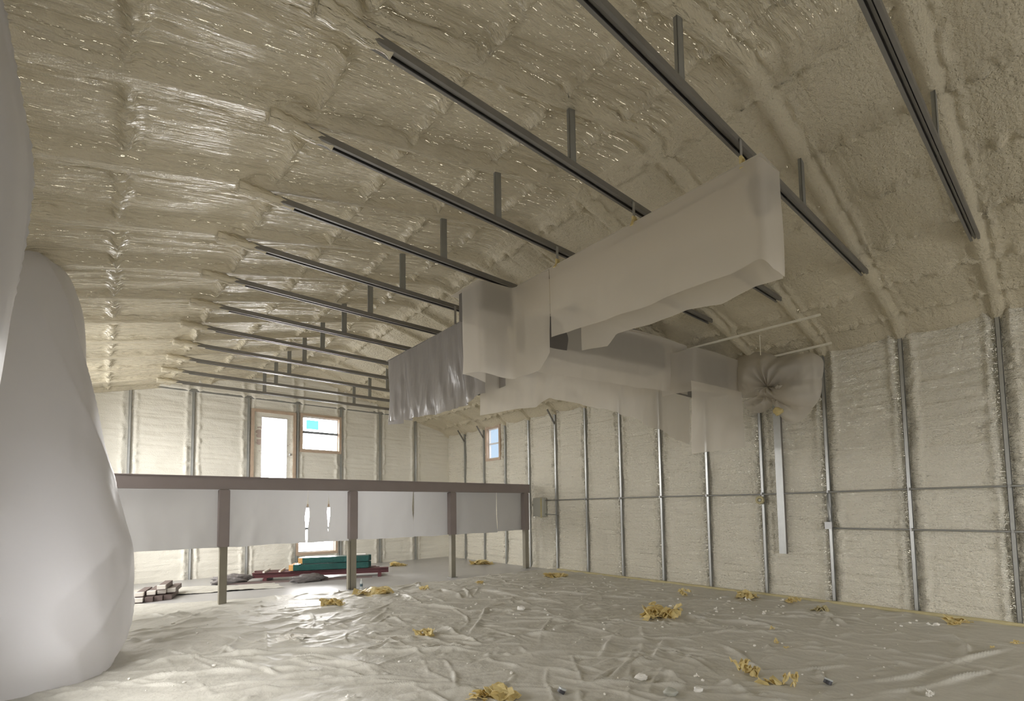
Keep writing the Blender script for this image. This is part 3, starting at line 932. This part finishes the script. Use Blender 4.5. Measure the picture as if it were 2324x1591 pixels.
# long angle rail hung under the ceiling
e = empty('ceiling_support_rail', (9.25, 4.1, 5.22), 'thin foam-dusted angle rail running along under the ceiling above the air handler', 'rail')
pa, pb = at(1862, 714, 0, 9.25), at(1548, 796, 0, 9.25)
obj('angle', lambda bm: (bar(bm, pa, pb, .035, .035)), M['foam'], e)
for px, py in ((1724, 760), (1580, 800)):
    q = at(px, py, 0, 9.25)
    obj('hanging_wire', lambda bm: tube(bm, [(9.25, q.y, q.z), (9.25, q.y, q.z - .38)], .006, 6), M['foam'], e)

# ---------------------------------------------------------------- conduits and electrical things on the right wall
XC = W - .045
def cond(pts, name, label, r=.016):
    e = empty(name, pts[0], label, 'conduit', 'electrical conduits on the long wall')
    obj('pipe', lambda bm: tube(bm, pts, r, 8), M['web'], e, smooth=True)
    return e
zc1, zc2 = 2.13, 1.43
yend = at(1237, 1135, 0, XC).y
e1 = cond([(XC, .2 - 1, zc1), (XC, 2.0, zc1 - .0), (XC, 4.6, zc1 - .015), (XC, 7, zc1 + .004), (XC, yend, zc1)], 'long_conduit', 'long upper metal conduit running the length of the right wall')
e2 = cond([(XC, .2 - 1, zc2), (XC, 2.0, zc2), (XC, FRAME_Y(2), zc2)], 'short_conduit', 'shorter lower metal conduit ending at the small outlet box')
for k in range(0, 8):
    obj('pipe_strap', lambda bm: box(bm, XC - .02, XC + .036, FRAME_Y(k) - .014, FRAME_Y(k) + .014, zc1 - .024, zc1 + .024), M['gbox'], e1)
    if k < 2: obj('pipe_strap', lambda bm: box(bm, XC - .02, XC + .036, FRAME_Y(k) - .014, FRAME_Y(k) + .014, zc2 - .024, zc2 + .024), M['gbox'], e2)
y2 = FRAME_Y(2)
e3 = cond([(XC, y2 + .005, zc1 - .02), (XC - .01, y2 + .01, 1.85), (XC - .03, y2 - .01, 1.65), (XC, y2 + .01, 1.55)], 'drop_conduit', 'short dark vertical conduit dropping from the upper run to the outlet box', .014)
e = empty('outlet_box', (XC, y2, 1.5), 'small square grey metal outlet box at the end of the lower conduit', 'outlet box')
obj('box_body', lambda bm: box(bm, XC - .045, XC + .03, y2 - .05, y2 + .06, 1.42, 1.545), M['gbox'], e, bevel=.004)
obj('box_cover', lambda bm: box(bm, XC - .05, XC - .045, y2 - .055, y2 + .065, 1.415, 1.55), M['gbox'], e)
pa, pb = at(1211, 1131, 0, XC - .05), at(1236, 1172, 0, XC - .05)
e = empty('electrical_panel', (XC, (pa.y + pb.y) / 2, pb.z), 'grey electrical panel masked with plastic and yellow tape near the beam end', 'electrical panel')
obj('panel_body', lambda bm: box(bm, XC - .09, XC + .05, pb.y, pa.y, pb.z, pa.z), M['box'], e, bevel=.01)
obj('yellow_tape', lambda bm: box(bm, XC - .096, XC - .09, pb.y + .07, pb.y + .14, pb.z - .04, pa.z), M['yellow_foam'], e)
obj('side_box', lambda bm: box(bm, XC - .06, XC + .04, pb.y - .20, pb.y - .005, pb.z + .05, pa.z - .02), M['dark'], e) if False else None
obj('knockout', lambda bm: tube(bm, [(XC - .03, pb.y - .01, pb.z + .07), (XC - .03, pb.y - .62, pb.z + .05)], .012, 8), M['web'], e)
# wide flat steel strip
pa, pb = at(1757, 925, 0, W - .05), at(1786, 1257, 0, W - .05)
yA, yB_ = at(1770, 1257, 0, W - .05).y, pb.y
e = empty('steel_channel', (W - .05, (yA + yB_) / 2, pb.z), 'wide flat bare steel channel hanging down the wall below the wrapped fixture', 'steel channel')
obj('channel_face', lambda bm: (box(bm, W - .075, W - .068, yB_, yA, pb.z, 4.25)), M['galv'], e)
obj('channel_flange', lambda bm: (box(bm, W - .075, W - .0, yB_ - .006, yB_, pb.z, 4.25)), M['tie'], e)
# roll of yellow tape
p = at(1726, 1135, 0, W - .04)
e = empty('tape_roll', p, 'round yellow fixture cover stuck on a stud just below the upper conduit', 'tape roll')
def ring(bm):
    n = 20
    for i in range(n):
        a0, a1 = 2 * math.pi * i / n, 2 * math.pi * (i + 1) / n
        bar(bm, p + Vector((-.03, math.cos(a0) * .06, math.sin(a0) * .06)), p + Vector((-.03, math.cos(a1) * .06, math.sin(a1) * .06)), .045, .055)
obj('tape_ring', ring, M['yellow_foam'], e)
obj('tape_core', lambda bm: tube(bm, [p + Vector((-.045, 0, 0)), p + Vector((.03, 0, 0))], .03, 14), M['box'], e)
# vertical foamed strip of masking along the base of the wall
def base_strip(bm):
    rr = random.Random(2)
    n = 60; pts = [(W - .13, .3 + 10.2 * i / n, .035) for i in range(n + 1)]
    tube(bm, pts, [.03 + .012 * rr.random() for _ in pts], 7)
o = obj('masking_strip', base_strip, M['yellow_foam'], smooth=True)
tag(o, 'yellowish strip of masking film along the foot of the right wall', 'masking strip')

# ---------------------------------------------------------------- big plastic drapes at the left
def half_drape(name, yc, rows, label, seed, m):
    """rows: (z, reach into the room, half length along the wall)"""
    zz = np.array([r[0] for r in rows]); rx = np.array([r[1] for r in rows]); ry = np.array([r[2] for r in rows])
    nv = 120; z = np.linspace(zz.max(), zz.min(), nv)
    o_ = np.argsort(zz)
    fx = np.interp(z, zz[o_], rx[o_]); fy = np.interp(z, zz[o_], ry[o_])
    k = np.ones(7) / 7
    fx = np.convolve(np.pad(fx, 3, mode='edge'), k, 'valid'); fy = np.convolve(np.pad(fy, 3, mode='edge'), k, 'valid')
    th = np.linspace(-H, H, 90)
    T, Zg = np.meshgrid(th, z, indexing='ij')
    w_ = 1 + .05 * fbm(T * 1.3 + Zg * .35, Zg * .7 - T * .6, seed) + .035 * np.sin(T * 3.2 + Zg * 1.3) * .5
    ridge = .03 * (1 - np.abs(2 * vn(T * 1.6 + Zg * .8, Zg * .25, seed + 5))) ** 6
    ridge = ridge + .035 * (1 - np.abs(2 * vn(T * 1.1 - Zg * 1.1, Zg * .3 + T * .3, seed + 8))) ** 8 * np.clip((3 - Zg) / 2, 0, 1)
    ce, se = np.cos(T), np.sin(T)
    q = .75
    Xg = XL - .02 + (fx[None, :] * np.sign(ce) * np.abs(ce) ** q) * w_ + ridge
    Yg = yc + (fy[None, :] * np.sign(se) * np.abs(se) ** q) * w_
    o = grid_mesh(name, np.stack([Xg, Yg, Zg], -1), m, flip=True)
    tag(o, label, 'plastic drape')
    return o


o = half_drape('bulging_plastic_drape', 8.4, [(5.16, .34, .30), (5.08, .50, .45), (4.95, .58, .55), (4.57, .71, .62), (3.7, .82, .70), (2.58, 1.04, .82), (1.47, 1.28, 1.02), (1.0, 1.32, 1.12), (.53, 1.33, 1.2), (.26, 1.30, 1.22), (.08, 1.22, 1.18), (.02, 1.18, 1.14)],
               'large bulging white plastic drape reaching from ceiling to floor at the left', 5, M['poly_left'])
o = half_drape('hanging_plastic_edge', 4.0, [(5.0, .42, .40), (4.8, .46, .4), (4.33, .54, .42), (4.07, .585, .45), (3.87, .58, .45), (3.27, .56, .45), (2.95, .53, .45), (2.58, .49, .45), (1.5, .40, .4), (.05, .3, .4)],
               'narrow strip of draped grey-white plastic along the left picture edge', 15, M['poly_left'])

# ---------------------------------------------------------------- stacked building material on the slab
def plank(name, a, b, wd, ht, m, parent=None, bevel=.006):
    return obj(name, lambda bm: bar(bm, a, b, wd, ht), m, parent, bevel=bevel)


A0, B0 = Vector((4.25, 14.55, 0)), Vector((6.25, 13.62, 0))
dirv = (B0 - A0).normalized(); nrm = Vector((-dirv.y, dirv.x, 0))
def rail(off, z, a_, b_, m, label, cat='steel beam', wd=.16, ht=.14, grp='maroon beams under the timber', I=True, name='steel_floor_beam'):
    P_, Q_ = A0 + dirv * a_ + nrm * off, A0 + dirv * b_ + nrm * off
    def f(bm):
        if I:
            bar(bm, P_ + Vector((0, 0, z + ht - .01)), Q_ + Vector((0, 0, z + ht - .01)), wd, .02)
            bar(bm, P_ + Vector((0, 0, z + .01)), Q_ + Vector((0, 0, z + .01)), wd, .02)
            bar(bm, P_ + Vector((0, 0, z + ht / 2)), Q_ + Vector((0, 0, z + ht / 2)), .03, ht - .02)
        else:
            bar(bm, P_ + Vector((0, 0, z + ht / 2)), Q_ + Vector((0, 0, z + ht / 2)), wd, ht)
    o = obj(name, f, m)
    tag(o, label, cat, grp)
    return o
rail(-.12, .10, -1.05, 2.55, M['maroon'], 'long maroon steel beam under the near side of the green timber stack')
rail(.12, .10, -1.0, 2.3, M['maroon'], 'maroon steel beam in the middle under the green timber stack')
rail(.36, .10, -1.1, 2.2, M['maroon'], 'maroon steel beam under the far side of the green timber stack')
for j, t_ in enumerate((-.7, 2.3)):
    c = A0 + dirv * t_
    o = obj('timber_skid', lambda bm: bar(bm, c - nrm * .35 + Vector((0, 0, .05)), c + nrm * .5 + Vector((0, 0, .05)), .1, .1), M['maroon'], bevel=.004)
    tag(o, 'short dark cross block holding the maroon beams off the slab, ' + ('left end' if j == 0 else 'right end'), 'block')
for t_, s_ in ((-.75, 0), (-.35, 1)):
    c = A0 + dirv * t_
    o = obj('wood_batten', lambda bm: bar(bm, c - nrm * .25 + Vector((0, 0, .26)), c + nrm * .5 + Vector((0, 0, .26)), .05, .04), M['whiteend'])
    tag(o, 'pale wooden batten laid across the maroon beams, ' + ('near their left end' if s_ == 0 else 'close to the green stack'), 'batten')
rail(-.42, .0, -1.4, 2.1, M['brownend'], 'thin dark steel rail on the slab just in front of the maroon beams', 'steel rail', .05, .04, 'thin rails on the slab', False, 'steel_rail')
rail(-.52, .0, -1.7, 1.6, M['brownend'], 'thin dark steel rail on the slab, outermost toward the posts', 'steel rail', .05, .04, 'thin rails on the slab', False, 'steel_rail')
NM = {0: 'lower tier', 1: 'upper tier'}
SIDE = ['near side', 'middle', 'far side']
for tier in (0, 1):
    for j in range(3 - tier):
        off = -.16 + .21 * j + .12 * tier
        a_ = (-.12 if tier == 0 else .10) + .02 * j; b_ = 2.0 + .06 * (j % 2)
        P_, Q_ = A0 + dirv * a_ + nrm * off, A0 + dirv * b_ + nrm * off
        zz = .34 + tier * .175
        e = empty('wrapped_timber', ((P_ + Q_) / 2).xy.to_3d() + Vector((0, 0, zz - .08)), 'timber in green film with a raw orange end, %s, %s of the stack' % (NM[tier], SIDE[j] if tier == 0 else ('near side', 'far side')[j]), 'timber', 'green-wrapped timbers')
        obj('green_film', lambda bm: bar(bm, P_ + dirv * .10 + Vector((0, 0, zz)), Q_ + Vector((0, 0, zz)), .195, .165), M['green'], e, bevel=.012)
        obj('bare_end', lambda bm: bar(bm, P_ + Vector((0, 0, zz)), P_ + dirv * .12 + Vector((0, 0, zz)), .185, .155), M['orange'], e, bevel=.004)
o = obj('wood_scrap', lambda bm: bar(bm, A0 + dirv * 1.5 + nrm * .1 + Vector((0, 0, .62)), A0 + dirv * 1.9 + nrm * .12 + Vector((0, 0, .62)), .12, .03), M['whiteend'])
tag(o, 'pale board offcut lying on top of the green stack near its right end', 'board')
# block bundle by the white plastic
k = 0
BL = ['front row left', 'front row middle', 'front row right', 'second row left', 'second row right', 'top front', 'top back', 'rear left', 'rear right']
for (dx_, dy_, dz_) in ((0, 0, 0), (.17, .03, 0), (.34, .06, 0), (.05, .15, .11), (.24, .2, .11), (.22, .06, .22), (.42, .26, .11), (-.18, -.02, 0), (-.16, .14, .1)):
    b0 = Vector((.86 + dx_, 13.15 + dy_, .055 + dz_))
    e = empty('capped_tube', b0, 'dark square steel tube with a pale cap, ' + BL[k] + ' of the small pile', 'steel tube', 'capped steel tubes piled near the white drape')
    obj('tube_body', lambda bm: bar(bm, b0, b0 + Vector((.22, .9, 0)), .15, .10), M['brownend'], e, bevel=.004)
    obj('end_cap', lambda bm: bar(bm, b0 - Vector((.003, .012, -.012)), b0 + Vector((.02, .08, .012)), .154, .085), M['whiteend'], e, bevel=.004) if k in (3, 4, 5, 6, 7, 8) else None
    k += 1
o = lumpy('plastic_covered_heap', (2.75, 14.85, .12), (.45, .22, .14), M['greybag'], None, 3, .25, 3, 4)
tag(o, 'low dark heap under crumpled clear plastic, left of the maroon beams', 'heap')
p = A0 + dirv * .45 - nrm * .74
o = lumpy('crumpled_plastic_wrap', (p.x, p.y, .10), (.45, .12, .11), M['greybag'], None, 9, .3, 4, 4)
o.rotation_euler = (0, 0, 0)
tag(o, 'crumpled grey plastic wrap lying against the front of the maroon beams', 'plastic wrap')

# water bottle at the foot of the second post
p = at(820, 1337, 2, .01)
e = empty('water_bottle', p, 'small clear water bottle with a dark label beside the second post', 'bottle')
obj('bottle_body', lambda bm: tube(bm, [p + Vector((0, 0, h_)) for h_ in (0, .01, .15, .19, .215, .23)], [.03, .034, .034, .026, .013, .013], 14), M['clear'], e, smooth=True)
obj('bottle_label', lambda bm: tube(bm, [p + Vector((0, 0, .065)), p + Vector((0, 0, .125))], .0355, 14), M['bluelabel'], e)
obj('bottle_cap', lambda bm: tube(bm, [p + Vector((0, 0, .225)), p + Vector((0, 0, .245))], .015, 12), M['white'], e)


# ---------------------------------------------------------------- debris on the sheeting
def ground(px, py):
    q = at(px, py, 2, .02)
    i, j = int(round((q.x - xs[0]) / step)), int(round((q.y - ys[0]) / step))
    z_ = hgt[i, j] if 0 <= i < hgt.shape[0] and 0 <= j < hgt.shape[1] and q.y < np.interp(q.x, EX, EY) else 0
    return Vector((q.x, q.y, float(z_)))


def crumple(name, px, py, wpx, hpx, m, label, cat, group, seed):
    g = ground(px, py)
    dd = _f0.dot(g - Vector((0, 0, CAM_Z)))
    rw = wpx / 2 * dd / F_PX; rh = max(.012, hpx / 2 * dd / F_PX)
    bm = bmesh.new()
    rr = random.Random(seed)
    n = max(5, min(16, int(rw * 55)))
    for _ in range(n):                                    # crossing crinkled flakes of film
        c = g + _r * rr.uniform(-.75, .75) * rw + _f0.xy.to_3d() * rr.uniform(-.6, .6) * rw * .55
        c.z = g.z + rr.uniform(.15, 1.1) * rh
        L, B_ = rw * rr.uniform(.28, .6), rw * rr.uniform(.15, .35)
        a = rr.uniform(0, 6.28); tl = rr.uniform(-.9, .9)
        ux = Vector((math.cos(a), math.sin(a), tl)).normalized()
        uy = ux.cross(Vector((rr.uniform(-.6, .6), rr.uniform(-.6, .6), 1))).normalized()
        vs = []
        for i in range(5):
            row = []
            for j in range(4):
                q = c + ux * (i / 4 - .5) * 2 * L + uy * (j / 3 - .5) * 2 * B_ + Vector((0, 0, rr.uniform(-1, 1) * rh * .35))
                q.z = max(g.z + .002, min(q.z, g.z + 2.1 * rh)); row.append(bm.verts.new(q))
            vs.append(row)
        for i in range(4):
            for j in range(3):
                bm.faces.new((vs[i][j], vs[i + 1][j], vs[i + 1][j + 1], vs[i][j + 1]))
    me = bpy.data.meshes.new(name); bm.to_mesh(me); bm.free()
    o = link(name, me, m)
    md = o.modifiers.new('thickness', 'SOLIDIFY'); md.thickness = .004
    tag(o, label, cat, group)
    return o


YEL = [
    (755, 1373, 58, 14, 'on the sheeting between the first and second posts'), (850, 1348, 90, 12, 'long, at the foot of the second post'),
    (965, 1339, 26, 12, 'small, between the second and third posts'), (1085, 1327, 24, 10, 'small, just right of the third post foot'),
    (960, 1446, 56, 20, 'alone in the middle of the sheeting'), (1553, 1352, 26, 24, 'upright tuft by the wall, farthest along'),
    (1479, 1374, 24, 12, 'small tuft beyond the big yellow clump'), (1496, 1402, 96, 30, 'widest clump, three peaks, near the wall'),
    (1541, 1386, 26, 14, 'low tuft just behind the widest clump'), (1692, 1359, 50, 20, 'clump with a white scrap in it, against the wall'),
    (1800, 1368, 34, 16, 'clump by the wall left of a stud foot'), (1862, 1387, 42, 12, 'dark mustard scrap near a stud foot'),
    (1697, 1532, 58, 46, 'big bright clump near the bottom, left one of the pair'), (1797, 1560, 34, 52, 'big bright clump near the bottom, right one of the pair'),
    (1752, 1432, 14, 14, 'topmost bit of the little trail'), (1762, 1462, 14, 16, 'middle bit of the little trail'), (1786, 1477, 14, 10, 'lowest bit of the little trail'),
    (2172, 1416, 60, 18, 'long clump against the wall near the right picture edge'), (2302, 1462, 26, 12, 'at the right picture edge'),
    (2251, 1473, 10, 8, 'tiny scrap close to the right picture edge'), (1120, 1586, 110, 26, 'large sheet cut off by the bottom picture edge'),
    (1262, 1309, 54, 9, 'flat scrap below the wrapped electrical panel'), (1090, 1279, 54, 8, 'flat film on the slab in the far corner bay'),
    (905, 1283, 40, 8, 'scrap at the foot of the far wall beside the timber'), (1745, 1554, 60, 14, 'strip joining the pair of big clumps')]
for i, (px, py, wp, hp, lb) in enumerate(YEL):
    crumple('crumpled_yellow_film', px, py, wp, hp, M['yellow_foam'] if i == 11 else M['yellow'], 'crumpled yellow film, ' + lb, 'yellow film', 'crumpled yellow film on the floor', 100 + i)
WH = [(725, 1384, 14, 6, 'small bright chip beside the yellow film at the first posts'), (665, 1452, 60, 10, 'long shiny flake at the left of the sheeting'),
      (860, 1458, 16, 5, 'small bright flake right of the long shiny one'), (797, 1587, 24, 10, 'flake at the bottom picture edge, left of centre'),
      (2120, 1580, 34, 20, 'jagged chunk near the lower right corner'), (1735, 1396, 10, 14, 'little upright crumb near the wall'),
      (1626, 1386, 12, 10, 'small crumb beyond the widest yellow clump'), (1698, 1363, 14, 10, 'scrap sitting in the yellow clump by the wall'),
      (2118, 1421, 26, 8, 'thin flake beside the long yellow clump by the wall'), (1582, 1538, 14, 10, 'small crumb left of the big yellow pair'),
      (818, 1350, 10, 12, 'tiny curl below the bottle'), (1775, 1367, 10, 8, 'tiny crumb between two yellow clumps at the wall')]
for i, (px, py, wp, hp, lb) in enumerate(WH):
    crumple('white_foam_scrap', px, py, wp, hp, M['white'], 'white foam scrap, ' + lb, 'foam scrap', 'white foam scraps on the sheeting', 300 + i)
for i, (px, py, r, mm, lb) in enumerate([(1183, 1385, .085, 'white', 'rounded grey-white foam lump in the middle distance of the sheeting'), (1456, 1542, .07, 'white', 'smooth rounded white foam lump left of the big yellow pair'),
                                         (1522, 1577, .075, 'box', 'greyish crumpled lump at the bottom right of the round white one'), (1585, 1571, .05, 'white', 'small white nugget near the bottom picture edge')]):
    g = ground(px, py)
    o = lumpy('foam_lump', (g.x, g.y, g.z + r * .35), (r, r * .8, r * .5), M[mm], None, 40 + i, .3, 2.5, 3)
    tag(o, lb, 'foam lump')
for px, py, lb in ((1272, 1578, 'dark glinting bottle cap near the bottom picture edge, centre'), (1877, 1556, 'dark curved plastic cap with a white rim, right of the yellow pair')):
    g = ground(px, py)
    e = empty('bottle_cap', g, lb, 'cap')
    obj('cap_body', lambda bm: tube(bm, [g + Vector((0, 0, .01)), g + Vector((.02, -.01, .045))], .038, 14), M['dark'], e)
    obj('cap_rim', lambda bm: tube(bm, [g + Vector((.018, -.009, .041)), g + Vector((.024, -.012, .055))], .04, 14), M['clear'], e)
# uncountable foam crumbs
bm = bmesh.new()
for _ in range(420):
    x, y = R_.uniform(.2, 10.4), R_.uniform(1.6, 10.8)
    if R_.random() > .35 and x < 5: continue
    i, j = int((x - xs[0]) / step), int((y - ys[0]) / step)
    r = R_.choice((.006, .009, .013, .02))
    mtx = Matrix.Translation((x, y, hgt[i, j] + r * .5)) @ Matrix.Rotation(R_.uniform(0, 3), 4, 'Z') @ Matrix.Diagonal((r * R_.uniform(.8, 2.0), r, r * .8, 1))
    bmesh.ops.create_icosphere(bm, subdivisions=1, radius=1, matrix=mtx)
me = bpy.data.meshes.new('foam_crumbs'); bm.to_mesh(me); bm.free()
o = link('foam_crumbs', me, M['white'])
tag(o, 'scattered tiny off-white foam crumbs on the sheeting', 'foam crumbs', None, 'stuff')
